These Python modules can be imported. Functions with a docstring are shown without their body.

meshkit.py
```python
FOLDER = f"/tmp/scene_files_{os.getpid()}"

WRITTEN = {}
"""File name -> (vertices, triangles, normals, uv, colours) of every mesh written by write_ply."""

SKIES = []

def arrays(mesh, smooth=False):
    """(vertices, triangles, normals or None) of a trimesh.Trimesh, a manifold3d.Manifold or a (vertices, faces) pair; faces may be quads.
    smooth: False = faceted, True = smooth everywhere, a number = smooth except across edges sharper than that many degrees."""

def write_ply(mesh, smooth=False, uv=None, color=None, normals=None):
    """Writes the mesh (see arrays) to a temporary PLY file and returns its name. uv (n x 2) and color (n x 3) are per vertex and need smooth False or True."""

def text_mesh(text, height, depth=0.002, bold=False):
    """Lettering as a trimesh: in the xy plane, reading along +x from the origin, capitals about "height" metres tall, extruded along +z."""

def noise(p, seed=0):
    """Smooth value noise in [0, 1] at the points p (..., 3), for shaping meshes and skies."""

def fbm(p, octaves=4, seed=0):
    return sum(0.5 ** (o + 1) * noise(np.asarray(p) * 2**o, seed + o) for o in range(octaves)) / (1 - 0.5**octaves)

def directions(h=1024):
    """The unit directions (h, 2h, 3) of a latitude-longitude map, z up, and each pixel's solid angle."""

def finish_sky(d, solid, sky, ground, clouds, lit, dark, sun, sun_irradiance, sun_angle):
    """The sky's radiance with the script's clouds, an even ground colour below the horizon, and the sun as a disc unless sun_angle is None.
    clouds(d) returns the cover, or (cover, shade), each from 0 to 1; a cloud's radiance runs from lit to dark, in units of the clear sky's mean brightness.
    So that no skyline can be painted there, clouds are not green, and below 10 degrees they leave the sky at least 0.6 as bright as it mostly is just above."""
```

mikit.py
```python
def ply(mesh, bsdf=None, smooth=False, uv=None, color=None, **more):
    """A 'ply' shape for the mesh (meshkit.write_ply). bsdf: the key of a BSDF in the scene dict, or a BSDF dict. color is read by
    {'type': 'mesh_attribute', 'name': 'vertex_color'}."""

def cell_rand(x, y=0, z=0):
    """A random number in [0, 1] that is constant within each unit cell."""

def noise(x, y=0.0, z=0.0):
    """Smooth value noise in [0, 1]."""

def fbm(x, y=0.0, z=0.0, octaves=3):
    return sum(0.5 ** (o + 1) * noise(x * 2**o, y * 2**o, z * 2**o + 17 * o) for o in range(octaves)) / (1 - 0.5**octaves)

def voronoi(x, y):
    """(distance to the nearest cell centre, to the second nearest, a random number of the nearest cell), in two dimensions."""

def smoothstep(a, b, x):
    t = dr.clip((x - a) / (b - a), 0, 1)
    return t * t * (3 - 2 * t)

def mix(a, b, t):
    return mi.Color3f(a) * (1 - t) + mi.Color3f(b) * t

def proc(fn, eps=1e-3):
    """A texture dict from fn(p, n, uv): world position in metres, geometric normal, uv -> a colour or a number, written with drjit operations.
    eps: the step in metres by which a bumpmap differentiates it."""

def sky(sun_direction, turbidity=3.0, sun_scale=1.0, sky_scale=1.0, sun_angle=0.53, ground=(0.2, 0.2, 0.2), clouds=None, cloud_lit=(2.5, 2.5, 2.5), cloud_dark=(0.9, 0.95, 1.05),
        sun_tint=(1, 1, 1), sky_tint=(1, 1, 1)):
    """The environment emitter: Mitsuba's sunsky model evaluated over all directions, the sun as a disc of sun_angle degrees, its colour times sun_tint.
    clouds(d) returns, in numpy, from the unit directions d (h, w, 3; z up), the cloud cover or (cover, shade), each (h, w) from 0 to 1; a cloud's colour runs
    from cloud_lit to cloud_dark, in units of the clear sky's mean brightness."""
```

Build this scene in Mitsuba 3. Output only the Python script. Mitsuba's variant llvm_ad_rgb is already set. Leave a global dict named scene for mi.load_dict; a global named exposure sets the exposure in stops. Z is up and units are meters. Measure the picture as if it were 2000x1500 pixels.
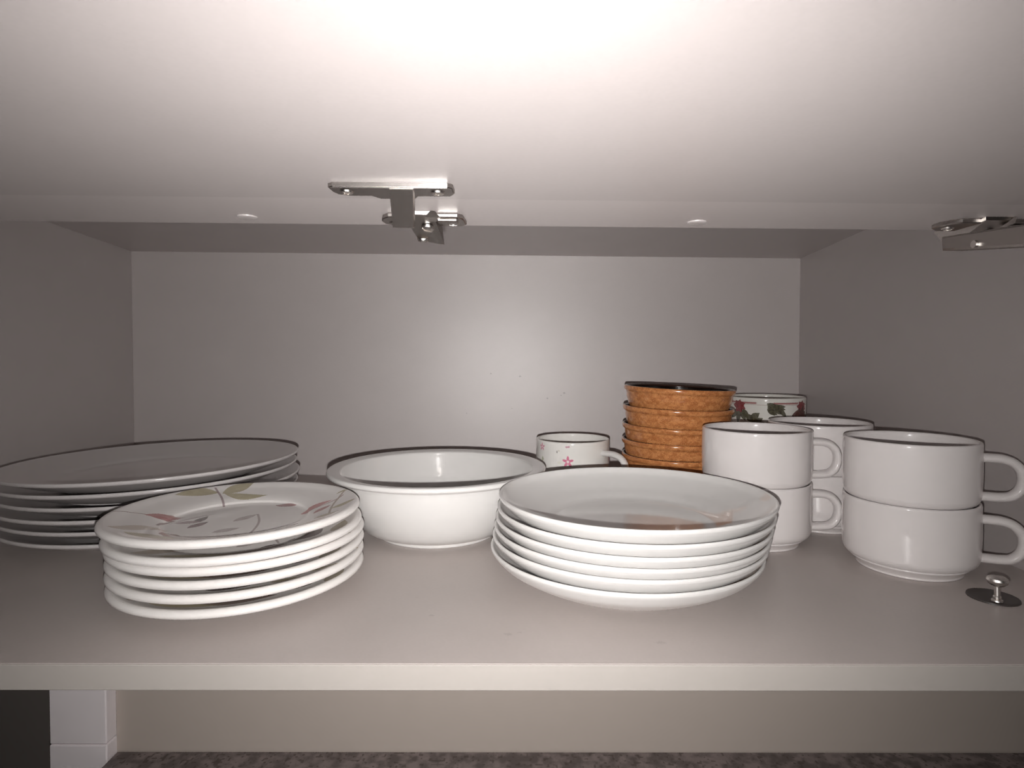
import math, random
import numpy as np, trimesh, manifold3d, drjit as dr
import mitsuba as mi
import mikit
from shapely.geometry import Polygon

T = mi.ScalarTransform4f
scene, labels = {}, {}
rng = random.Random(7)

# ------------------------------------------------------------------ camera, light, exposure
exposure = 0.0
CAM = (0.0, 0.0, 0.175)
PITCH, YAW, FPX = 0.025, 0.002, 1172.0
fwd = (-math.sin(YAW) * math.cos(PITCH), math.cos(YAW) * math.cos(PITCH), -math.sin(PITCH))
scene['camera'] = {
    'type': 'perspective', 'fov': 2 * math.degrees(math.atan(1000 / FPX)), 'fov_axis': 'x',
    'principal_point_offset_y': 26 / 1500.0, 'near_clip': 0.01, 'far_clip': 20.0,
    'to_world': T().look_at(origin=CAM, target=[c + f for c, f in zip(CAM, fwd)], up=[0, 0, 1]),
}
# the flash of the camera, a little below its lens (the only strong light of the picture)
FLASH_DIR = (-0.03, 1.0, -0.02)
for k, (fx, fz) in enumerate([(-.0012, -.0012), (.0012, -.0012), (-.0012, .0012), (.0012, .0012)]):
    o = (-0.003 + fx, 0.004, 0.1570 + fz)
    scene['camera_flash_%d' % k] = {
        'type': 'spot', 'intensity': {'type': 'rgb', 'value': [0.352, 0.342, 0.333]},
        'cutoff_angle': 60.0, 'beam_width': 3.0,
        'to_world': T().look_at(origin=o, target=[o[0] + FLASH_DIR[0], o[1] + 1, o[2] + FLASH_DIR[2]], up=[0, 0, 1])}
# very dim room light around the open cupboard
scene['room_light'] = {'type': 'constant', 'radiance': {'type': 'rgb', 'value': [0.022, 0.0195, 0.0185]}}

# ------------------------------------------------------------------ materials
def S(*c):  # sRGB 0..255 -> linear
    return [((v / 255 + .055) / 1.055) ** 2.4 if v > 10 else v / 255 / 12.92 for v in c]

def principled(color, rough, **kw):
    col = color if isinstance(color, dict) else {'type': 'rgb', 'value': list(color)}
    return {'type': 'principled', 'base_color': col, 'roughness': rough, **kw}

def two(b):
    return {'type': 'twosided', 'bsdf': b}

WALL = (0.415, 0.378, 0.372)
def melamine(p, n, uv):
    f = mikit.fbm(p.x * 30, p.y * 30, p.z * 30, 3)
    g = mikit.noise(p.x * 900, p.y * 900, p.z * 900)
    return mi.Color3f(WALL) * (0.97 + 0.04 * f + 0.025 * (g - .5))
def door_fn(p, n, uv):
    return melamine(p, n, uv) * 0.92  # same melamine, darkened in colour to hold down the flash overhead
scene['door_melamine_dimmed'] = two(principled(mikit.proc(door_fn), 0.40, specular=0.42))
scene['melamine'] = two(principled(mikit.proc(melamine), 0.38, specular=0.45))

SPECKS = [(-0.0326, 0.1488, .0011), (0.0101, 0.1450, .0016), (0.0498, 0.1128, .0013), (0.0742, 0.1203, .0014), (0.0700, 0.1170, .0010),
          (-0.068, 0.091, .0009), (-0.002, 0.098, .0008)]
def back_fn(p, n, uv):
    c = melamine(p, n, uv)
    d = mi.Float(0)
    for x, z, r in SPECKS:
        q = dr.sqrt(dr.square((p.x - x) / r) + dr.square((p.z - z) / (r * .8))) + (mikit.noise(p.x * 1500, p.z * 1500) - .5) * .9
        d = dr.maximum(d, 1 - mikit.smoothstep(.5, 1.2, q))
    weave = 0.5 + 0.5 * dr.sin(p.x * 2600) * dr.sin(p.z * 2600)
    return c * 1.10 * (0.985 + 0.02 * weave) * (1 - 0.38 * d)
scene['back_panel'] = two(principled(mikit.proc(back_fn), 0.47, specular=1.0))

def shelf_fn(p, n, uv):
    c = melamine(p, n, uv)
    d = mi.Float(0)
    for x, y, r in [(-.055, .40, .0022), (-.003, .373, .003), (.09, .362, .003), (.004, .375, .0016), (-.07, .43, .0012), (.165, .43, .0012)]:
        q = dr.sqrt(dr.square((p.x - x) / r) + dr.square((p.y - y) / (r * .6))) + (mikit.noise(p.x * 1200, p.y * 1200) - .5) * 1.1
        d = dr.maximum(d, 1 - mikit.smoothstep(.3, 1.3, q))
    return c * mi.Color3f(0.98, 0.965, 0.935) * (1 - 0.12 * d)
scene['shelf_melamine'] = two(principled(mikit.proc(shelf_fn), 0.42, specular=0.4))
scene['edge_band'] = two(principled((0.39, 0.360, 0.335), 0.45, specular=0.35))
scene['cap_plastic'] = two(principled((0.43, 0.395, 0.39), 0.35, specular=0.5))
scene['niche_wall'] = two(principled((0.45, 0.392, 0.352), 0.6, specular=0.2))
scene['post_paint'] = two(principled((0.80, 0.745, 0.76), 0.5, specular=0.3))
scene['gap_shade'] = two(principled((0.20, 0.178, 0.165), 0.8, specular=0.1))  # dark tone stands in for the shade inside the deep gap

def granite(p, n, uv):
    a = mikit.fbm(p.x * 110, p.y * 110, p.z * 110, 4)
    b = mikit.noise(p.x * 420, p.y * 420, p.z * 420)
    c = mikit.mix((0.10, 0.081, 0.078), (0.21, 0.172, 0.168), mikit.smoothstep(.34, .66, a))
    return mikit.mix(c, (0.06, 0.045, 0.04), 0.7 * mikit.smoothstep(.66, .85, b))
scene['granite'] = two(principled(mikit.proc(granite), 0.35, specular=0.4))

scene['porcelain'] = two(principled((0.61, 0.597, 0.585), 0.07, specular=0.5, clearcoat=0.4, clearcoat_gloss=0.97))
scene['dinner_glaze'] = two(principled((0.50, 0.475, 0.47), 0.16, specular=0.5))
scene['cup_glaze'] = two(principled((0.64, 0.605, 0.598), 0.07, specular=0.5, clearcoat=0.5, clearcoat_gloss=0.97))
scene['steel'] = two({'type': 'roughconductor', 'material': 'none', 'specular_reflectance': {'type': 'rgb', 'value': [0.50, 0.475, 0.455]}, 'alpha': 0.165})
scene['dark_disc'] = two(principled((0.05, 0.042, 0.04), 0.4, specular=0.4))
scene['screw_steel'] = two({'type': 'roughconductor', 'material': 'none', 'specular_reflectance': {'type': 'rgb', 'value': [0.80, 0.77, 0.74]}, 'alpha': 0.22})

def over(c, col, m):
    return c * (1 - m) + mi.Color3f(col) * m

def leaf(u, v, a, b, w, skew=0.0):
    """0..1 inside a pointed leaf from a to b of half width w."""
    ax, ay = a; bx, by = b
    L = math.hypot(bx - ax, by - ay); ex, ey = (bx - ax) / L, (by - ay) / L
    s = ((u - ax) * ex + (v - ay) * ey) / L
    d = -(u - ax) * ey + (v - ay) * ex
    sc = dr.clip(s, 0, 1)
    half = w * dr.sin(math.pi * dr.power(sc, 0.85))
    inside = dr.select((s > 0) & (s < 1), half - dr.abs(d - skew * dr.sin(math.pi * sc)), mi.Float(-1))
    return mikit.smoothstep(-0.0002, 0.0005, inside), d, sc

def stroke(u, v, a, b, w, bend=0.0):
    m, d, sc = leaf(u, v, a, b, 1.0)
    ax, ay = a; bx, by = b
    L = math.hypot(bx - ax, by - ay); ex, ey = (bx - ax) / L, (by - ay) / L
    s = ((u - ax) * ex + (v - ay) * ey) / L
    d = -(u - ax) * ey + (v - ay) * ex - bend * dr.sin(math.pi * dr.clip(s, 0, 1))
    return dr.select((s > 0) & (s < 1), 1 - mikit.smoothstep(w * .6, w * 1.3, dr.abs(d)), mi.Float(0))

def botanical(p, n, uv):
    u, v = uv.x, uv.y
    c = mi.Color3f(0.86, 0.83, 0.81)
    g = mikit.fbm(u * 160, v * 160, 3.0, 3)
    def lf(a, b, w, col, dark, skew=0.0, k=0.9):
        nonlocal c
        m, d, s = leaf(u, v, a, b, w, skew)
        cc = mikit.mix(col, dark, dr.clip(.25 + 1.1 * (g - .4) + .35 * mikit.smoothstep(.6, 1, s), 0, 1))
        c = over(c, cc, m * k)
    def st(a, b, w, col, bend=0.0, k=0.85):
        nonlocal c
        c = over(c, col, stroke(u, v, a, b, w, bend) * k)
    olive, olived = (0.50, 0.45, 0.31), (0.36, 0.31, 0.19)
    red, redd = (0.50, 0.24, 0.23), (0.33, 0.14, 0.14)
    blk, blkd = (0.13, 0.09, 0.085), (0.05, 0.035, 0.035)
    lf((-.0430, .0590), (-.0705, .0400), .0075, olive, olived, -.0045)
    lf((-.0395, .0575), (-.0230, .0835), .0070, olive, olived, .0005)
    lf((-.0380, .0580), (-.0020, .0600), .0055, olive, olived, -.0035)
    st((-.0495, .0655), (-.0285, .0375), .0009, (0.33, 0.25, 0.26), .001)
    st((-.0840, -.0160), (-.0650, -.0060), .0007, (0.38, 0.31, 0.29), .003)
    lf((-.0665, -.0072), (-.0435, .0020), .0045, red, redd)
    lf((-.0600, -.0085), (-.0445, -.0040), .0030, red, redd)
    lf((-.0560, -.0010), (-.0430, .0060), .0022, (0.45, 0.30, 0.28), redd)
    lf((-.0285, -.0100), (-.0270, .0095), .0038, blk, blkd)
    lf((-.0420, -.0110), (-.0230, -.0060), .0040, (0.42, 0.33, 0.34), (0.30, 0.22, 0.23), .001)
    st((-.0470, -.0240), (-.0450, -.0050), .0011, (0.30, 0.23, 0.22), .002)
    lf((-.0260, -.0230), (-.0190, -.0060), .0040, (0.33, 0.24, 0.25), blkd)
    lf((-.0450, -.0135), (-.0245, .0165), .0022, (0.58, 0.52, 0.52), (0.50, 0.43, 0.43), .002)
    lf((.0115, .0425), (.0300, .0405), .0042, (0.36, 0.22, 0.22), redd)
    lf((.0425, .0130), (.0615, .0345), .0050, red, (0.62, 0.30, 0.29), .0020)
    lf((.0560, .0020), (.0645, .0200), .0035, red, redd, .001)
    st((.0440, .0150), (.0680, .0420), .0008, (0.38, 0.24, 0.24), -.004)
    st((.0715, -.0085), (.0662, .0530), .0009, (0.40, 0.33, 0.27), .003)
    lf((.0680, .0070), (.0835, .0210), .0045, olive, olived)
    lf((.0640, -.0210), (.0790, -.0060), .0050, (0.44, 0.36, 0.28), olived)
    lf((.0610, -.0560), (.0735, -.0220), .0060, (0.42, 0.37, 0.29), olived)
    lf((.0310, -.0490), (.0565, -.0300), .0115, blk, blkd)
    lf((.0100, -.0450), (.0350, -.0490), .0100, blk, blkd, -.001)
    lf((.0250, -.0480), (.0370, -.0280), .0028, blk, (0.22, 0.17, 0.16))
    lf((-.0280, -.0500), (.0300, -.0600), .0125, (0.30, 0.22, 0.18), (0.16, 0.10, 0.09), -.004)
    lf((-.0330, -.0370), (-.0140, -.0560), .0065, (0.33, 0.24, 0.20), (0.17, 0.11, 0.10), -.001)
    lf((-.0640, -.0520), (-.0350, -.0290), .0075, (0.66, 0.60, 0.53), (0.58, 0.50, 0.42), .001)
    lf((-.0500, -.0560), (-.0050, -.0700), .0060, (0.60, 0.54, 0.40), (0.50, 0.44, 0.30), .0)
    lf((-.0010, -.0060), (.0085, .0150), .0042, (0.55, 0.50, 0.49), (0.44, 0.38, 0.37))
    st((.0085, .0150), (.0250, -.0360), .0009, (0.42, 0.36, 0.35), .003)
    lf((-.0030, -.0340), (.0120, -.0220), .0045, (0.56, 0.51, 0.51), (0.42, 0.36, 0.35))
    lf((.0600, .0480), (.0720, .0560), .002, olive, olived)
    return c * 0.83
scene['botanical_glaze'] = two(principled(mikit.proc(botanical), 0.10, specular=0.5, clearcoat=0.4, clearcoat_gloss=0.96))

def blossom(p, n, uv):
    u, v = uv.x * 0.0438, uv.y
    c = mi.Color3f(0.87, 0.85, 0.815)
    def flower(x, z, R, k=1.0, petals=5, col=(0.72, 0.25, 0.36)):
        nonlocal c
        dx, dz = u - x, v - z
        r = dr.sqrt(dx * dx + dz * dz); a = dr.atan2(dx, dz)
        edge = R * (.70 + .30 * dr.cos(petals * a))
        m = 1 - mikit.smoothstep(edge * .85, edge * 1.08, r)
        inner = 1 - mikit.smoothstep(R * .12, R * .32, r)
        c = over(c, mikit.mix(col, (0.93, 0.80, 0.80), inner), m * k)
    def dot(x, z, rx, rz, col, k=.8):
        nonlocal c
        q = dr.sqrt(dr.square((u - x) / rx) + dr.square((v - z) / rz))
        c = over(c, col, (1 - mikit.smoothstep(.6, 1.1, q)) * k)
    flower(-.0053, .0545, .0068)
    flower(-.0408, .0690, .0048, .85)
    dot(-.0062, .0712, .0026, .0013, (0.60, 0.30, 0.38), .8)
    dot(-.0042, .0716, .0012, .0014, (0.60, 0.30, 0.38), .8)
    dot(-.0182, .0650, .0009, .0016, (0.25, 0.24, 0.22), .8)
    dot(-.0160, .0665, .0016, .0009, (0.60, 0.56, 0.44), .6)
    dot(-.0400, .0550, .0020, .0028, (0.38, 0.40, 0.25), .8)
    dot(-.0150, .0530, .0030, .0018, (0.80, 0.78, 0.68), .6)
    flower(.060, .055, .006, .9); flower(.085, .030, .006, .9); flower(-.08, .035, .006, .9); flower(-.03, .026, .006, .9); flower(.022, .020, .005, .8)
    return c * 0.80
scene['blossom_glaze'] = two(principled(mikit.proc(blossom), 0.10, specular=0.5))

def poinsettia(p, n, uv):
    u, v = uv.x * 0.0457, uv.y
    c = mi.Color3f(0.80, 0.785, 0.735)
    g = mikit.noise(u * 900, v * 900)
    dark, green = (0.055, 0.045, 0.035), (0.13, 0.125, 0.075)
    red, redd = (0.30, 0.055, 0.06), (0.17, 0.03, 0.035)
    def lf(a, b, w, col, dk, k=.95):
        nonlocal c
        m, d, s = leaf(u, v, a, b, w)
        ser = mikit.smoothstep(.18, .42, mikit.noise(u * 1300, v * 1300) + .35 * m)
        c = over(c, mikit.mix(col, dk, dr.clip(g, 0, 1)), m * k * ser)
    z0 = .0665
    line = (1 - mikit.smoothstep(.0009, .0013, dr.abs(v - (z0 - .0062)))) * mikit.smoothstep(.30, .40, mikit.noise(u * 60 + 3, 1.0))
    c = over(c, (0.33, 0.10, 0.10), line * .85)
    line2 = 1 - mikit.smoothstep(.0003, .0006, dr.abs(v - (z0 - .0083)))
    c = over(c, (0.45, 0.36, 0.33), line2 * .6)
    for base in (-.034, .048, .115, -.105):
        cz = z0 - .0110
        lf((base - .002, cz - .004), (base - .014, cz - .016), .0042, green, dark)
        lf((base + .003, cz - .004), (base + .010, cz - .018), .0040, green, dark)
        lf((base, cz - .004), (base - .002, cz - .022), .0040, green, dark)
        for ang in (80, 30, -20, -70, -120, 170, 125):
            a = math.radians(ang)
            lf((base, cz), (base + .0105 * math.cos(a), cz + .0085 * math.sin(a)), .0034, red, redd)
        for dx, dz, ex, ez in ((.016, -.012, .024, -.020), (.019, -.019, .031, -.013), (.024, -.022, .033, -.018)):
            lf((base + dx, cz + dz), (base + ex, cz + ez), .0032, green, dark)
    for base in (.009, -.066, .082):
        for ax, az, bx, bz, w in ((-.008, -.006, .006, -.016, .0046), (-.007, -.009, .001, -.021, .0036), (-.004, -.008, .014, -.014, .0034), (.004, -.011, .015, -.023, .0030),
                                  (-.008, -.013, .004, -.020, .0036), (.0, -.010, .014, -.010, .0026), (.001, -.013, .010, -.019, .0032)):
            lf((base + ax, z0 + az), (base + bx, z0 + bz), w, green, dark)
    for base in (-.018, .060, -.088):
        for ax, az, bx, bz, w in ((-.006, -.020, .006, -.031, .0042), (.000, -.026, .011, -.018, .0042), (-.010, -.014, -.002, -.026, .0034), (.002, -.031, .014, -.027, .0036)):
            lf((base + ax, z0 + az), (base + bx, z0 + bz), w, green, dark)
    for base in (.034, .105):
        for ax, az, bx, bz, w in ((-.004, -.030, .005, -.014, .0040), (.003, -.032, .010, -.010, .0050), (.008, -.034, .018, -.009, .0055), (-.014, -.027, .004, -.026, .0036), (.010, -.03, .024, -.016, .0055)):
            lf((base + ax, z0 + az), (base + bx, z0 + bz), w, (0.17, 0.055, 0.05), dark)
    return c * 0.80
scene['poinsettia_glaze'] = two(principled(mikit.proc(poinsettia), 0.11, specular=0.5))
scene['mug_glaze'] = two(principled((0.62, 0.60, 0.585), 0.11, specular=0.5))

def stoneware(p, n, uv):
    s = mikit.noise(p.x * 1500, p.y * 1500, p.z * 1500)
    f = mikit.fbm(p.x * 260, p.y * 260, p.z * 260, 3)
    c = mikit.mix((0.40, 0.165, 0.058), (0.56, 0.275, 0.110), mikit.smoothstep(.3, .7, f))
    c = mikit.mix(c, (0.66, 0.40, 0.20), mikit.smoothstep(.68, .9, s))
    c = mikit.mix(c, (0.27, 0.105, 0.036), 1 - mikit.smoothstep(.1, .32, s))
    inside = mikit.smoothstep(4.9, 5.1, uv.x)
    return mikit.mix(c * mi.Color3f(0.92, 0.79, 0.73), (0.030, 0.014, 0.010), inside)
scene['stoneware'] = two(principled(mikit.proc(stoneware), 0.16, specular=0.5))

# ------------------------------------------------------------------ helpers
def numbered(name):
    k, i = name, 0
    while k in scene or any(s.startswith(k + '__') for s in scene):
        i += 1
        k = '%s_%03d' % (name, i)
    return k

def tag(key, label=None, cat=None, group=None, kind=None):
    d = labels.setdefault(key, {})
    for n, v in (('label', label), ('category', cat), ('group', group), ('kind', kind)):
        if v: d[n] = v

def put(key, shape, to_world=None):
    s = dict(shape)
    if to_world is not None: s['to_world'] = to_world
    scene[key] = s
    return key

def hexa(pts):
    """Box from 8 corners: bottom four (counter-clockwise), top four."""
    return trimesh.convex.convex_hull(np.array(pts, float))

def rbox(x0, x1, y0, y1, z0, z1, r=0.0008):
    ctr = np.array([[x, y, z] for x in (x0, x1) for y in (y0, y1) for z in (z0, z1)], float)
    pts = []
    for c in ctr:
        sx = r if c[0] == x0 else -r; sy = r if c[1] == y0 else -r; sz = r if c[2] == z0 else -r
        pts += [c + [sx, sy, 0], c + [sx, 0, sz], c + [0, sy, sz]]
    return trimesh.convex.convex_hull(np.array(pts))

def lathe(profile, n=160, flag=None):
    """Closed profile (r, z) from the inside centre over the rim to the outside centre. Returns (mesh, angle-uv, xy-uv): flag(i) adds 10 to uv.x."""
    prof = np.array(profile, float); m = len(prof)
    a = np.linspace(0, 2 * np.pi, n + 1)      # 0 at the back, pi towards the viewer
    V, UA, UX = [], [], []
    for j, (r, z) in enumerate(prof):
        off = 10.0 if flag is not None and flag(j) else 0.0
        x, y = -r * np.sin(a), r * np.cos(a)
        V.append(np.stack([x, y, np.full(n + 1, z)], 1))
        UA.append(np.stack([a - np.pi + off, np.full(n + 1, z)], 1))
        UX.append(np.stack([x + off, y], 1))
    V, UA, UX = (np.concatenate(q) for q in (V, UA, UX))
    F = []
    for j in range(m - 1):
        for i in range(n):
            p, q, r_, s = j * (n + 1) + i, j * (n + 1) + i + 1, (j + 1) * (n + 1) + i + 1, (j + 1) * (n + 1) + i
            if prof[j][0] > 1e-6: F.append((p, q, r_))
            if prof[j + 1][0] > 1e-6: F.append((p, r_, s))
    F = np.array(F)
    mesh = trimesh.Trimesh(V, F, process=False)
    if np.cross(V[F[:, 1]] - V[F[:, 0]], V[F[:, 2]] - V[F[:, 0]])[:, 2][:n].mean() < 0:
        F = F[:, ::-1]
        mesh = trimesh.Trimesh(V, F, process=False)
    return mesh, UA, UX

def curve(pts, k=6):
    """Catmull-Rom through profile points."""
    P = np.array(pts, float); out = []
    for i in range(len(P) - 1):
        p0, p1, p2, p3 = P[max(i - 1, 0)], P[i], P[i + 1], P[min(i + 2, len(P) - 1)]
        for t in np.linspace(0, 1, k, endpoint=False):
            out.append(.5 * ((2 * p1) + (-p0 + p2) * t + (2 * p0 - 5 * p1 + 4 * p2 - p3) * t * t + (-p0 + 3 * p1 - 3 * p2 + p3) * t ** 3))
    out.append(P[-1])
    out = np.array(out); out[:, 0] = np.maximum(out[:, 0], 0)
    return out

def sweep(path, ra, rb, side, n=14, squash=None):
    """Tube with elliptical section (ra in the plane of the path, rb along side) along the path."""
    P = np.array(path, float); side = np.array(side, float)
    V, F = [], []
    tan = np.gradient(P, axis=0); tan /= np.linalg.norm(tan, axis=1, keepdims=True)
    for i, (p, t) in enumerate(zip(P, tan)):
        nrm = np.cross(side, t); nrm /= np.linalg.norm(nrm)
        for k in range(n):
            a = 2 * math.pi * k / n
            V.append(p + nrm * ra * math.cos(a) + side * rb * math.sin(a))
    m = len(P)
    for i in range(m - 1):
        for k in range(n):
            a, b = i * n + k, i * n + (k + 1) % n
            F += [(a, b, b + n), (a, b + n, a + n)]
    c0, c1 = len(V), len(V) + 1
    V += [P[0], P[-1]]
    for k in range(n):
        F += [(c0, (k + 1) % n, k), (c1, (m - 1) * n + k, (m - 1) * n + (k + 1) % n)]
    mesh = trimesh.Trimesh(V, F, process=False)
    if mesh.volume < 0: mesh.invert()
    return mesh

def move(x, y, z, rz=0.0, tx=0.0, ty=0.0):
    """tx: slope rising to the right, ty: slope rising to the back."""
    return T().translate([x, y, z]).rotate([0, 1, 0], -math.degrees(tx)).rotate([1, 0, 0], math.degrees(ty)).rotate([0, 0, 1], rz)

# ------------------------------------------------------------------ the cupboard (setting)
XL, XR, YB, YF = -0.555, 0.4165, 0.875, 0.336
def ceil_z(x, y): return 0.3213 - 0.0109 * (x + 0.07) + 0.050 * (YB - y)
def struct(key, mesh, bsdf, label=None, smooth=False):
    put(key, mikit.ply(mesh, bsdf, smooth=smooth)); tag(key, label, kind='structure')

struct('wall_back', trimesh.creation.box(bounds=[[XL - .016, YB, -.014], [XR + .016, YB + .006, 0.42]]), 'back_panel', 'pale grey back panel of the cupboard with a bright flash spot')
struct('wall_left', trimesh.creation.box(bounds=[[XL - .016, YF, -.014], [XL, YB - .0002, 0.42]]), 'melamine', 'grey left side panel of the cupboard')
struct('wall_right', trimesh.creation.box(bounds=[[XR, YF, -.014], [XR + .016, YB - .0002, 0.42]]), 'melamine', 'shaded grey right side panel of the cupboard')
c4 = [(XL + .0003, .36), (XR - .0003, .36), (XR - .0003, YB - .0003), (XL + .0003, YB - .0003)]
struct('ceiling', hexa([(x, y, ceil_z(x, y)) for x, y in c4] + [(x, y, ceil_z(x, y) + .016) for x, y in c4]), 'melamine', 'shaded underside of the cupboard top')

# shelf board with its edge band
put('cupboard_shelf__board', mikit.ply(rbox(XL + .0003, XR - .0003, YF + .0006, YB - .0003, -.0148, 0, .0004), 'shelf_melamine'))
put('cupboard_shelf__edge_band', mikit.ply(rbox(XL - .3, XR + .3, YF - .0009, YF + .0005, -.0148, -.00005, .0004), 'edge_band'))
tag('cupboard_shelf', 'pale melamine shelf board that carries all the crockery', 'shelf')
tag('cupboard_shelf__edge_band', 'lighter cream edge band along the front')

# top assembly, tilted a little down to the right
RZ, ROLL = 0.2628, 0.0103
TOP = T().translate([-0.07, 0, RZ]).rotate([0, 1, 0], math.degrees(ROLL))   # local x from x=-.07, z from the rail underside
def top_put(key, mesh, bsdf, smooth=False):
    put(key, mikit.ply(mesh, bsdf, smooth=smooth), TOP)
RY0, RY1 = 0.3375, 0.4055
top_put('front_rail__board', rbox(XL + .071, XR + .069, RY0, RY1, 0, .0155, .0002), 'melamine')
top_put('front_rail__fascia', rbox(XL + .071, XR + .069, RY0, RY0 + .016, .0156, .094, .0005), 'melamine')
tag('front_rail', 'pale rail across the cupboard top that carries the two metal hinges', 'rail')
for cx, cy in ((-0.1697 + .07, .385), (0.1180 + .07, .388)):
    ring = lathe([(0, -.0011), (.0048, -.0013), (.0060, -.0007), (.0062, .0), (0, .0002)], 40)[0]
    ring.apply_translation([cx, cy, 0])
    top_put(numbered('front_rail__screw_cap'), ring, 'cap_plastic', 35)

DOOR_TILT = math.radians(-1.0)
def on_door(pts):
    """Local door coordinates (x, distance from the hinge line towards the viewer, height below/above the door's underside)."""
    p = np.array(pts, float); o = np.empty_like(p)
    o[:, 0] = p[:, 0]
    o[:, 1] = RY0 - .0003 - p[:, 1] * math.cos(DOOR_TILT) + p[:, 2] * math.sin(DOOR_TILT)
    o[:, 2] = p[:, 1] * math.sin(DOOR_TILT) + p[:, 2] * math.cos(DOOR_TILT)
    return o
def door_mesh(m):
    m = m.copy(); m.vertices = on_door(m.vertices)
    if m.volume < 0: m.invert()
    return m
top_put('flap_door', door_mesh(rbox(XL - .2, XR + .3, 0, .40, -.0002, .018, .0003)), 'door_melamine_dimmed')
tag('flap_door', 'white lift-up cupboard door open overhead, its bright inner face filling the top', 'door')

# ------------------------------------------------------------------ hinges
def prism(outline, z0, z1, bevel=0.0006):
    poly = Polygon(outline)
    m = trimesh.creation.extrude_polygon(poly.buffer(-bevel), z1 - z0); m.apply_translation([0, 0, z0])
    m2 = trimesh.creation.extrude_polygon(poly, z1 - z0 - 2 * bevel); m2.apply_translation([0, 0, z0 + bevel])
    if poly.convex_hull.area - poly.area < 1e-9:
        return trimesh.convex.convex_hull(np.vstack([m.vertices, m2.vertices]))
    a = manifold3d.Manifold(manifold3d.Mesh(np.array(m.vertices, np.float32), np.array(m.faces, np.uint32)))
    b = manifold3d.Manifold(manifold3d.Mesh(np.array(m2.vertices, np.float32), np.array(m2.faces, np.uint32)))
    q = (a + b).to_mesh()
    return trimesh.Trimesh(q.vert_properties[:, :3], q.tri_verts, process=False)

def hull(pts): return trimesh.convex.convex_hull(np.array(pts, float))

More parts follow.
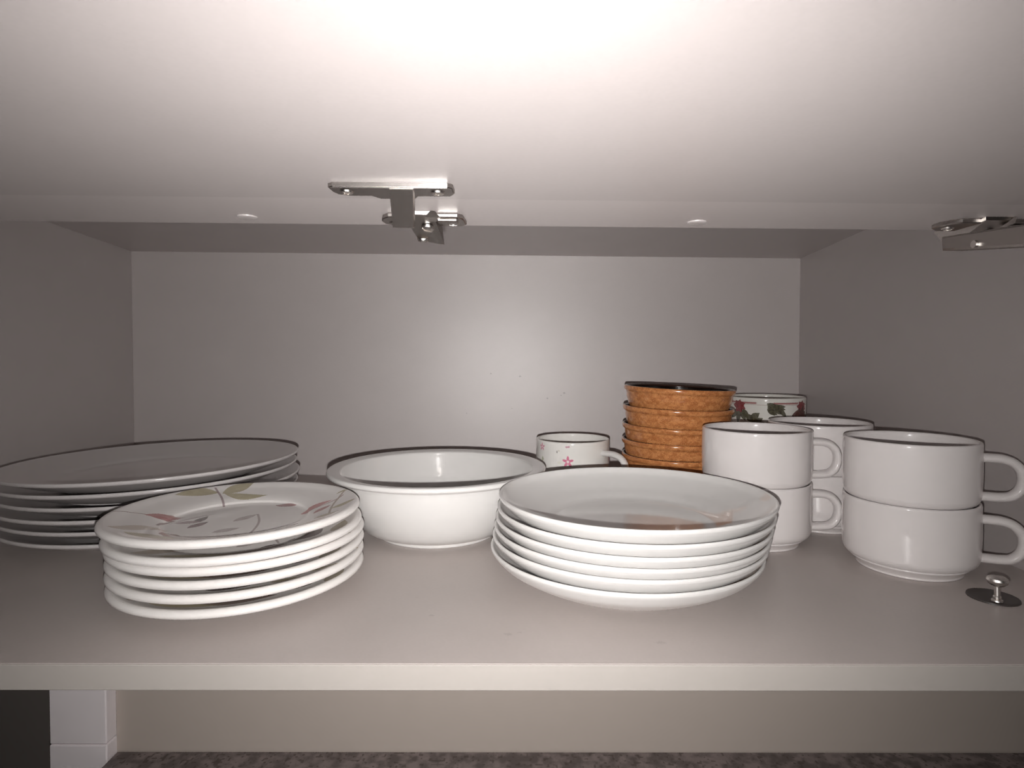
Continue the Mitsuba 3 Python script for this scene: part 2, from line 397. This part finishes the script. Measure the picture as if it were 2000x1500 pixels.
def screw_mesh(r=.0036, h=.0016, cross=True):
    """Pan head screw with its head towards -z."""
    head = lathe([(0, -h), (r * .55, -h * .96), (r * .88, -h * .62), (r, -h * .15), (r, .0004), (0, .0006)], 28)[0]
    head = trimesh.Trimesh(head.vertices, head.faces, process=True); head.merge_vertices()
    if head.volume < 0: head.invert()
    M = manifold3d.Manifold(manifold3d.Mesh(np.array(head.vertices, np.float32), np.array(head.faces, np.uint32)))
    if M.is_empty(): return head
    slot = manifold3d.Manifold.cube((r * 1.35, r * .3, h * 1.2), True).translate((0, 0, -h))
    cut = slot + slot.rotate((0, 0, 90)) if cross else manifold3d.Manifold.cube((r * 2.4, r * .34, h * 1.2), True).translate((0, 0, -h))
    q = (M - cut).to_mesh()
    return trimesh.Trimesh(q.vert_properties[:, :3], q.tri_verts, process=False)
SCREW, SLOT = screw_mesh(), screw_mesh(.0040, .0022, False)
def at(m, x, y, z, rx=0, rz=0):
    m = m.copy()
    R = trimesh.transformations.rotation_matrix(math.radians(rx), [1, 0, 0]) @ trimesh.transformations.rotation_matrix(math.radians(rz), [0, 0, 1])
    m.apply_transform(R); m.apply_translation([x, y, z]); return m

def hinge(dx, label, heavy=False):
    k = numbered('cabinet_hinge')
    X = dx + .07                                             # local x of world x = dx
    def P(name, mesh, bsdf='steel', smooth=25):
        top_put(numbered(k + '__' + name), mesh, bsdf, smooth)
    # flange on the door: outline (x, distance from the hinge line)
    fo = [(-.0300, .0200), (-.0315, .0250), (-.0315, .0325), (-.0290, .0345), (.0290, .0345), (.0315, .0325), (.0315, .0220), (.0290, .0175), (.0120, .0170), (.0095, .0110), (-.0095, .0110), (-.0130, .0168), (-.0240, .0170)]
    fl = prism([(x, y) for x, y in fo], -.0030, -.0001, .0006)
    fx = X + (.040 if heavy else 0)
    fl.apply_translation([fx, 0, 0]); P('flange', door_mesh(fl))
    for sx in (-.0235, .0232):
        s = at(SCREW, fx + sx, .0268, -.0029, rz=20); P('flange_screw', door_mesh(s), 'screw_steel')
    # arm: a channel that slopes from the flange to the mounting plate
    w0, w1 = .0064, .0068
    xa, xb = X + .0060, X - .0050                             # front end, back end
    ya, yb = .3042, .3705
    za, zb = -.0040, -.0092
    outer = hull([(xa - w0, ya, za), (xa + w0 * .86, ya, za), (xa + w0, ya, za + .0012), (xa - w0, ya, za + .0016), (xa + w0, ya, za + .0016),
                  (xb - w1, yb, zb), (xb + w1 * .84, yb, zb), (xb + w1, yb, zb + .0015), (xb - w1, yb, zb + .0085), (xb + w1, yb, zb + .0085),
                  (xb - w1 * .9, yb + .0016, zb + .0022), (xb + w1 * .8, yb + .0016, zb + .0022)])
    if heavy:                                                # the right hinge has a deep arm that hangs lower
        ax, bx = .3336, .3400                               # left faces of its back end and front end
        outer = hull([(ax + .001, .3720, -.0112), (ax, .3712, -.0125), (ax, .3705, -.0150), (ax, .3705, -.0186), (ax + .0012, .3718, -.0198), (ax + .0125, .3720, -.0112), (ax + .0135, .3710, -.0186), (ax + .0125, .3718, -.0198),
                      (bx + .001, .2750, -.0185), (bx, .2750, -.0196), (bx, .2750, -.0314), (bx + .0012, .2750, -.0325), (bx + .0125, .2750, -.0185), (bx + .0135, .2750, -.0200), (bx + .0135, .2750, -.0310), (bx + .0125, .2750, -.0325)])
        xb, yb, zb = ax + .0062, .3705, -.0104
    P('arm', outer)
    if heavy:
        riv = trimesh.creation.cylinder(radius=.0022, height=.003, sections=24)
        riv.apply_transform(trimesh.transformations.rotation_matrix(math.pi / 2, [0, 1, 0])); riv.apply_translation([.3352, .3460, -.0205]); P('rivet', riv, 'screw_steel')
    if not heavy:
      lipm = rbox(xb - .0050, xb + .0060, yb + .0006, yb + .0022, zb + .0002, zb + .0014, .0003); P('arm_lip', lipm, 'screw_steel')
    # mounting plate: two wings and the raised block
    mx = X + .0052
    wing = prism([(mx - .0265, .3830), (mx - .0245, .3755), (mx - .0200, .3700), (mx + .0225, .3700), (mx + .0258, .3745), (mx + .0268, .3900), (mx + .0235, .3945), (mx - .0200, .3945), (mx - .0255, .3895)], -.0030, -.0001, .0006)
    block = hull([(mx - .0090, .366, 0), (mx + .0085, .366, 0), (mx - .0085, .412, 0), (mx + .0085, .412, 0), (mx - .0075, .383, -.0075), (mx + .0060, .385, -.0075), (mx - .0085, .3665, -.0020), (mx + .0080, .3665, -.0020),
                  (mx - .0060, .404, -.0105), (mx + .0065, .408, -.0120), (mx + .0100, .411, -.0118)])
    P('mounting_plate', trimesh.util.concatenate([wing, block]))
    raised = rbox(mx + .0098, mx + .0225, .3715, .3775, -.0052, -.0028, .0007); P('raised_boss', raised, 'steel')
    nub = hull([(mx + .0068, .3640, -.0002), (mx + .0094, .3655, -.0002), (mx + .0030, .3650, -.0040), (mx + .0120, .3700, -.0030), (mx + .0040, .3720, -.0050), (mx + .0105, .3740, -.0045)])
    P('height_cam', nub, 'screw_steel')
    P('plate_screw', at(SCREW, mx + .0185, .3850, -.0029, rz=10), 'screw_steel')
    P('plate_screw', at(SCREW, mx - .0185, .3850, -.0029, rz=40), 'screw_steel')
    P('arm_screw', at(SLOT, mx - .0025, .3985, -.0106, rx=12, rz=-30), 'screw_steel')
    P('adjusting_screw', at(SLOT, mx + .0030, .3800, -.0072, rx=-20, rz=30), 'screw_steel')
    tag(k, label, 'hinge')
    return k
hinge(-0.0620, 'shiny metal cabinet hinge left of centre, seen whole with flange, arm and screws')
hinge(0.2900, 'dark metal cabinet hinge at the right edge, half cut off by the frame', True)

# ------------------------------------------------------------------ below the shelf
struct('wall_niche', trimesh.creation.box(bounds=[[-.336, .500, -.60], [.60, .512, -.0155]]), 'niche_wall', 'beige panel below the shelf')
struct('wall_recess', trimesh.creation.box(bounds=[[-1.0, .70, -.70], [-.30, .712, -.016]]), 'gap_shade', 'dark wall behind the gap below the shelf at far left, shade put into its colour')
post = rbox(-.3835, -.3362, .4875, .560, -.1465, -.0153, .0010)
post2 = rbox(-.3838, -.3360, .4873, .560, -.60, -.1470, .0010)
put('upright_post__upper_piece', mikit.ply(post, 'post_paint')); put('upright_post__lower_piece', mikit.ply(post2, 'post_paint'))
tag('upright_post', 'whitish upright post below the shelf at lower left, with a fine joint', 'post')
put('stone_countertop', mikit.ply(rbox(-.3356, .60, .22, .4996, -.190, -.1600, .0012), 'granite'))
tag('stone_countertop', 'speckled dark stone slab at the very bottom edge of the picture', 'countertop')

# ------------------------------------------------------------------ dinner plates (far left)
def plate_shape(profile, mode=None, n=128):
    m, ua, ux = lathe(profile, n, flag=mode)
    return m, ua, ux

def dinner_profile(R=.135, H=.0200):
    up = curve([(0, .0052), (.060, .0052), (.086, .0056), (.098, .0088), (.112, .0128), (R - .006, H - .0018), (R - .0022, H - .0003)], 5)
    rim = [(R - .0010, H), (R - .0002, H - .0006), (R, H - .0016), (R - .0004, H - .0028), (R - .0016, H - .0036)]
    dn = curve([(R - .003, H - .0041), (.112, .0085), (.099, .0046), (.090, .0024), (.0868, .0018), (.0858, .0000), (.0832, .0000), (.0822, .0019), (.070, .0022), (0, .0022)], 4)
    return np.vstack([up, rim, dn])
m, ua, ux = plate_shape(dinner_profile(), None, 256)
DINNER = mikit.ply(m, 'dinner_glaze', smooth=True, uv=ux)
ORD = ['topmost', 'second from top', 'third from top', 'fourth from top', 'fifth from top', 'lowest']
zt = [.0700, .0603, .0502, .0404, .0303, .0205]
offs = [(0, 0), (-.002, .001), (.0015, .0), (.0, -.002), (-.001, .001), (0, 0)]
tl = [.020, .018, .015, .010, .005, 0.0]
for i in reversed(range(6)):
    k = numbered('dinner_plate')
    put(k, DINNER, move(-.3655 + offs[i][0], .6185 + offs[i][1], zt[i] - .0200, rng.uniform(0, 360), tl[i], -.006 * tl[i] / .02))
    tag(k, 'large plain white dinner plate at far left, %s of its stack' % ORD[i], 'plate', 'plain dinner plates at far left')

# ------------------------------------------------------------------ botanical side plates
def side_profile(R=.0890, H=.0160):
    up = curve([(0, .0056), (.040, .0056), (.0488, .0059), (.0522, .0078), (.060, .0101), (.074, .0128), (R - .0075, H - .0009), (R - .0045, H - .0001)], 5)
    rim = [(R - .0030, H), (R - .0014, H - .0005), (R - .0003, H - .0017), (R, H - .0028), (R - .0004, H - .0042), (R - .0016, H - .0052)]
    dn = curve([(R - .0034, H - .0058), (.074, .0083), (.060, .0054), (.0515, .0026), (.0462, .0016), (.0450, 0), (.0428, 0), (.0418, .0016), (.030, .0020), (0, .0020)], 4)
    return np.vstack([up, rim, dn]), len(up) + 1
prof, nup = side_profile()
m, ua, ux = lathe(prof, 256, flag=lambda j: j >= nup)
SIDE = mikit.ply(m, 'botanical_glaze', smooth=True, uv=ux)
zt = [.0620, .0501, .0437, .0349, .0260, .0160]
off = [(-.2076, .4493), (-.2066, .4520), (-.2052, .4535), (-.2056, .4545), (-.2060, .4550), (-.2064, .4560)]
rot = [0, 24, -22, 12, -34, 16]
for i in reversed(range(6)):
    k = numbered('side_plate')
    put(k, SIDE, move(off[i][0], off[i][1], zt[i] - .0160, rot[i], .004, 0))
    extra = 'topmost' if i == 0 else ORD[i]
    tag(k, 'white leaf-print plate, %s of the thick-rimmed stack at front left' % extra, 'plate', 'botanical print plates at front left')

# ------------------------------------------------------------------ deep coupe plates
def coupe_profile(R=.1046, H=.0276):
    up = curve([(0, .0050), (.052, .0052), (.064, .0062), (.074, .0098), (.082, .0130), (.090, .0172), (.0975, .0220), (R - .0032, H - .0016)], 5)
    rim = [(R - .0024, H - .0004), (R - .0014, H), (R - .0005, H - .0003), (R, H - .0012)]
    dn = curve([(R - .0004, H - .0026), (R - .0022, .0224), (.0970, .0168), (.0890, .0118), (.079, .0066), (.0700, .0030), (.0655, .0014), (.0635, .0004), (.0625, .0000), (.0600, .0000), (.0588, .0014), (.04, .0018), (0, .0018)], 5)
    return np.vstack([up, rim, dn])
m, ua, ux = lathe(coupe_profile(), 256)
COUPE = mikit.ply(m, 'porcelain', smooth=True, uv=ux)
zt = [.0690, .0596, .0513, .0439, .0367, .0276]
off = [(.0937, .4659), (.0925, .4668), (.0910, .4680), (.0898, .4690), (.0884, .4700), (.0868, .4715)]
for i in reversed(range(6)):
    k = numbered('soup_plate')
    put(k, COUPE, move(off[i][0], off[i][1], zt[i] - .0276, rng.uniform(0, 360), .003 if i < 2 else 0, 0))
    tag(k, 'plain white deep plate, %s of the stack at front centre' % ORD[i], 'plate', 'plain deep plates at front centre')

# ------------------------------------------------------------------ serving bowl
def bowl_profile():
    R, H = .1073, .0655
    up = curve([(0, .0060), (.040, .0062), (.058, .0086), (.068, .0140), (.0760, .0220), (.0840, .0340), (.0890, .0460), (.0922, .0560), (.0934, .0608)], 5)
    rim = curve([(.0938, .0622), (.0946, .0634), (.0960, .0641), (.1000, .0650), (R - .0026, H), (R - .0008, H - .0005), (R, H - .0020), (R - .0003, H - .0038), (R - .0022, H - .0052), (R - .0050, H - .0058), (.0985, .0588), (.0972, .0578)], 4)
    dn = curve([(.0966, .0560), (.0945, .0470), (.0905, .0350), (.0840, .0220), (.0775, .0130), (.0715, .0080), (.0655, .0052), (.0605, .0040), (.0590, .0032), (.0586, .0010), (.0578, 0), (.0550, 0), (.0540, .0018), (.03, .0025), (0, .0025)], 5)
    return np.vstack([up, rim, dn])
m, ua, ux = lathe(bowl_profile(), 256)
put('serving_bowl', mikit.ply(m, 'porcelain', smooth=True, uv=ux), move(-.0750, .5975, 0))
tag('serving_bowl', 'round white serving bowl with a wide flat rim, between the plate stacks', 'bowl')

# ------------------------------------------------------------------ cups
def handle_path(r, z0, z1, reach, n=26, pitch=0.0):
    """Loop in the x-z plane leaving the wall at (r, z1), coming back at (r, z0)."""
    pts = []
    w = reach
    ctrl = [(r - .0030, z1 + .0004), (r + w * .25, z1 + .0004), (r + w * .50, z1), (r + w * .74, z1 - .0022), (r + w * .91, z1 - .0068), (r + w * .985, z1 - .0130), (r + w * .97, (z0 + z1) / 2 - .004), (r + w * .88, z0 + .0055), (r + w * .70, z0 + .0014), (r + w * .45, z0 + .0002), (r + w * .20, z0), (r - .0030, z0)]
    c = curve(ctrl, 7)
    return np.stack([c[:, 0], 0 * c[:, 0], c[:, 1]], 1)

def cup_profile(R=.0486, H=.0585):
    up = curve([(0, .0065), (.030, .0068), (.040, .0095), (.0440, .0150), (R - .0036, .030), (R - .0034, H - .0030)], 5)
    rim = [(R - .0030, H - .0009), (R - .0020, H - .0001), (R - .0012, H), (R - .0003, H - .0006), (R, H - .0018)]
    dn = curve([(R, H - .0040), (R + .0003, .035), (R - .0001, .0180), (R - .0010, .0128), (R - .0030, .0098)], 5)
    ft = [(R - .0040, .0092), (R - .0052, .0090), (R - .0062, .0088), (R - .0062, .0080), (R - .0056, .0076), (R - .0066, .0066), (R - .0085, .0052), (R - .0105, .0026), (R - .0110, .0018), (R - .0106, .0012), (R - .0108, .0004), (R - .0116, 0), (R - .0135, 0), (R - .0142, .0015), (.02, .0025), (0, .0025)]
    return np.vstack([up, rim, dn, ft])
m, ua, ux = lathe(cup_profile(), 200)
CUP = mikit.ply(m, 'cup_glaze', smooth=True, uv=ua)
HANDLE = mikit.ply(sweep(handle_path(.0486, .0145, .0450, .0265), .0037, .0054, (0, 1, 0), 20), 'cup_glaze', smooth=True)
def cup(x, y, z, ang, label, tx=0.0):
    k = numbered('coffee_cup')
    put(k + '__body', CUP, move(x, y, z, 0, tx)); put(k + '__handle', HANDLE, move(x, y, z, ang, tx))
    tag(k, label, 'cup', 'plain white stacking cups on the right')
    return k
cup(.3291, .4970, 0, -28, 'plain white stacking cup, lower one of the front pair at far right', 0)
cup(.3291, .4974, .0485, -25, 'plain white stacking cup, upper one of the front pair at far right', 0)
cup(.2301, .5676, 0, -6, 'plain white stacking cup, lower one of the pair right behind the deep plates', 0)
cup(.2301, .5676, .0485, -4, 'plain white stacking cup, upper one of the pair in front of the brown bowls', 0)
cup(.3170, .6215, 0, 20, 'plain white stacking cup, lower one of the half hidden middle pair', 0)
cup(.3170, .6215, .0485, 35, 'plain white stacking cup, upper one of the half hidden middle pair', 0)

# pink blossom tea cup
def straight_profile(R, H, t=.0028):
    up = curve([(0, .0060), (R - .012, .0062), (R - .0050, .0100), (R - t, .0200), (R - t, H - .0030)], 5)
    rim = [(R - t + .0004, H - .0009), (R - t * .6, H), (R - .0006, H - .0004), (R, H - .0014)]
    dn = curve([(R, H - .0035), (R, .030), (R - .0004, .0120), (R - .0040, .0040), (R - .0070, .0012), (R - .0085, 0), (R - .0110, 0), (R - .0120, .0014), (.015, .002), (0, .002)], 5)
    return np.vstack([up, rim, dn]), len(up) + 1
prof, nup = straight_profile(.0438, .0762)
m, ua, ux = lathe(prof, 176, flag=lambda j: j < nup)
put('tea_cup__body', mikit.ply(m, 'blossom_glaze', smooth=True, uv=ua), move(.0716, .7208, 0, -5.7))
hp = sweep(handle_path(.0438, .0150, .0620, .0300), .0036, .0046, (0, 1, 0), 14)
put('tea_cup__handle', mikit.ply(hp, 'mug_glaze', smooth=True), move(.0716, .7208, 0, -42))
tag('tea_cup', 'small white tea cup with pink blossom print, behind the deep plates', 'cup')
tag('tea_cup__handle', 'plain white handle')

# poinsettia mugs (two stacked, the lower one hidden)
def mug_profile(R=.0457, H=.0665):
    up = curve([(0, .0065), (.028, .0068), (R - .0075, .0110), (R - .0034, .0200), (R - .0032, H - .0030)], 5)
    rim = [(R - .0028, H - .0008), (R - .0018, H), (R - .0006, H - .0004), (R, H - .0014)]
    dn = curve([(R, H - .0035), (R, .035), (R - .0003, .0160), (R - .0030, .0110), (R - .0052, .0092)], 5)
    ft = [(R - .0062, .0084), (R - .0070, .0060), (R - .0078, .0010), (R - .0086, 0), (R - .0110, 0), (R - .0120, .0014), (.015, .002), (0, .002)]
    return np.vstack([up, rim, dn, ft]), len(up) + 1
prof, nup = mug_profile()
m, ua, ux = lathe(prof, 176, flag=lambda j: j < nup)
MUG = mikit.ply(m, 'poinsettia_glaze', smooth=True, uv=ua)
MUGH = mikit.ply(sweep(handle_path(.0457, .0180, .0600, .0250), .0034, .0055, (0, 1, 0), 14), 'mug_glaze', smooth=True)
for z, lb in ((0, 'white mug with red and dark green flower print, lower of two behind the cups'), (.0573, 'white mug with red flower and dark leaf print and red band, at the back right')):
    k = numbered('flower_mug')
    put(k + '__body', MUG, move(.3215, .7620, z, -22.9)); put(k + '__handle', MUGH, move(.3215, .7620, z, 42))
    tag(k, lb, 'mug', 'flower print mugs at the back right')

# brown stoneware bowls
def brown_profile(R=.0628, H=.0450):
    up = curve([(0, .0060), (.034, .0062), (.046, .0100), (.0553, .0240), (.0585, .0400), (R - .0042, H - .0018)], 5)
    rim = [(R - .0034, H - .0004), (R - .0020, H), (R - .0006, H - .0006), (R, H - .0020), (R - .0002, H - .0042), (R - .0010, H - .0056), (R - .0024, H - .0066), (R - .0028, H - .0074)]
    dn = curve([(R - .0030, H - .0090), (R - .0040, .0295), (.0553, .0200), (.0518, .0100), (.0488, .0040), (.0470, .0015), (.0460, 0), (.0435, 0), (.0425, .0015), (.02, .002), (0, .002)], 5)
    return np.vstack([up, rim, dn]), len(up) + 2
prof, nup = brown_profile()
m, ua, ux = lathe(prof, 176, flag=lambda j: j < nup)
BROWN = mikit.ply(m, 'stoneware', smooth=True, uv=ua)
zt = [.1388, .1165, .0960, .0785, .0615, .0450]
for i in reversed(range(6)):
    k = numbered('stoneware_bowl')
    lean = [-.040, -.026, -.018, -.012, -.006, 0][i]
    put(k, BROWN, move(.1915 + [0, -.0008, -.001, -.0012, -.001, 0][i], .7000, zt[i] - .0450, i * 47, lean, .006 if i < 3 else 0))
    tag(k, 'speckled brown stoneware bowl, %s of its stack' % ORD[i], 'bowl', 'brown stoneware bowls')

# ------------------------------------------------------------------ metal pin at the right front
px_, py_ = .3415, .4200
base = lathe([(0, .0018), (.0140, .0016), (.0158, .0010), (.0160, 0), (0, 0)], 48)[0]  # thin flat dark disc set behind the stem
base.apply_translation([.0055, .0105, 0])
stem = lathe([(0, .0125), (.0019, .0125), (.0019, .0060), (.0026, .0052), (.0026, .0042), (.0019, .0036), (.0034, .0030), (.0036, .0019), (0, .0017)], 28)[0]
knob = lathe([(0, .0200), (.0040, .0196), (.0060, .0184), (.0066, .0168), (.0060, .0150), (.0042, .0134), (.0020, .0124), (0, .0124)], 36)[0]
for n_, m_ in (('base', base), ('stem', stem), ('knob', knob)):
    put('metal_pin__' + n_, mikit.ply(m_, 'dark_disc' if n_ == 'base' else 'screw_steel', smooth=35), move(px_, py_, 0))
tag('metal_pin', 'small metal pin with round knob and a flat dark disc behind it, below the cup handle at far right', 'pin')
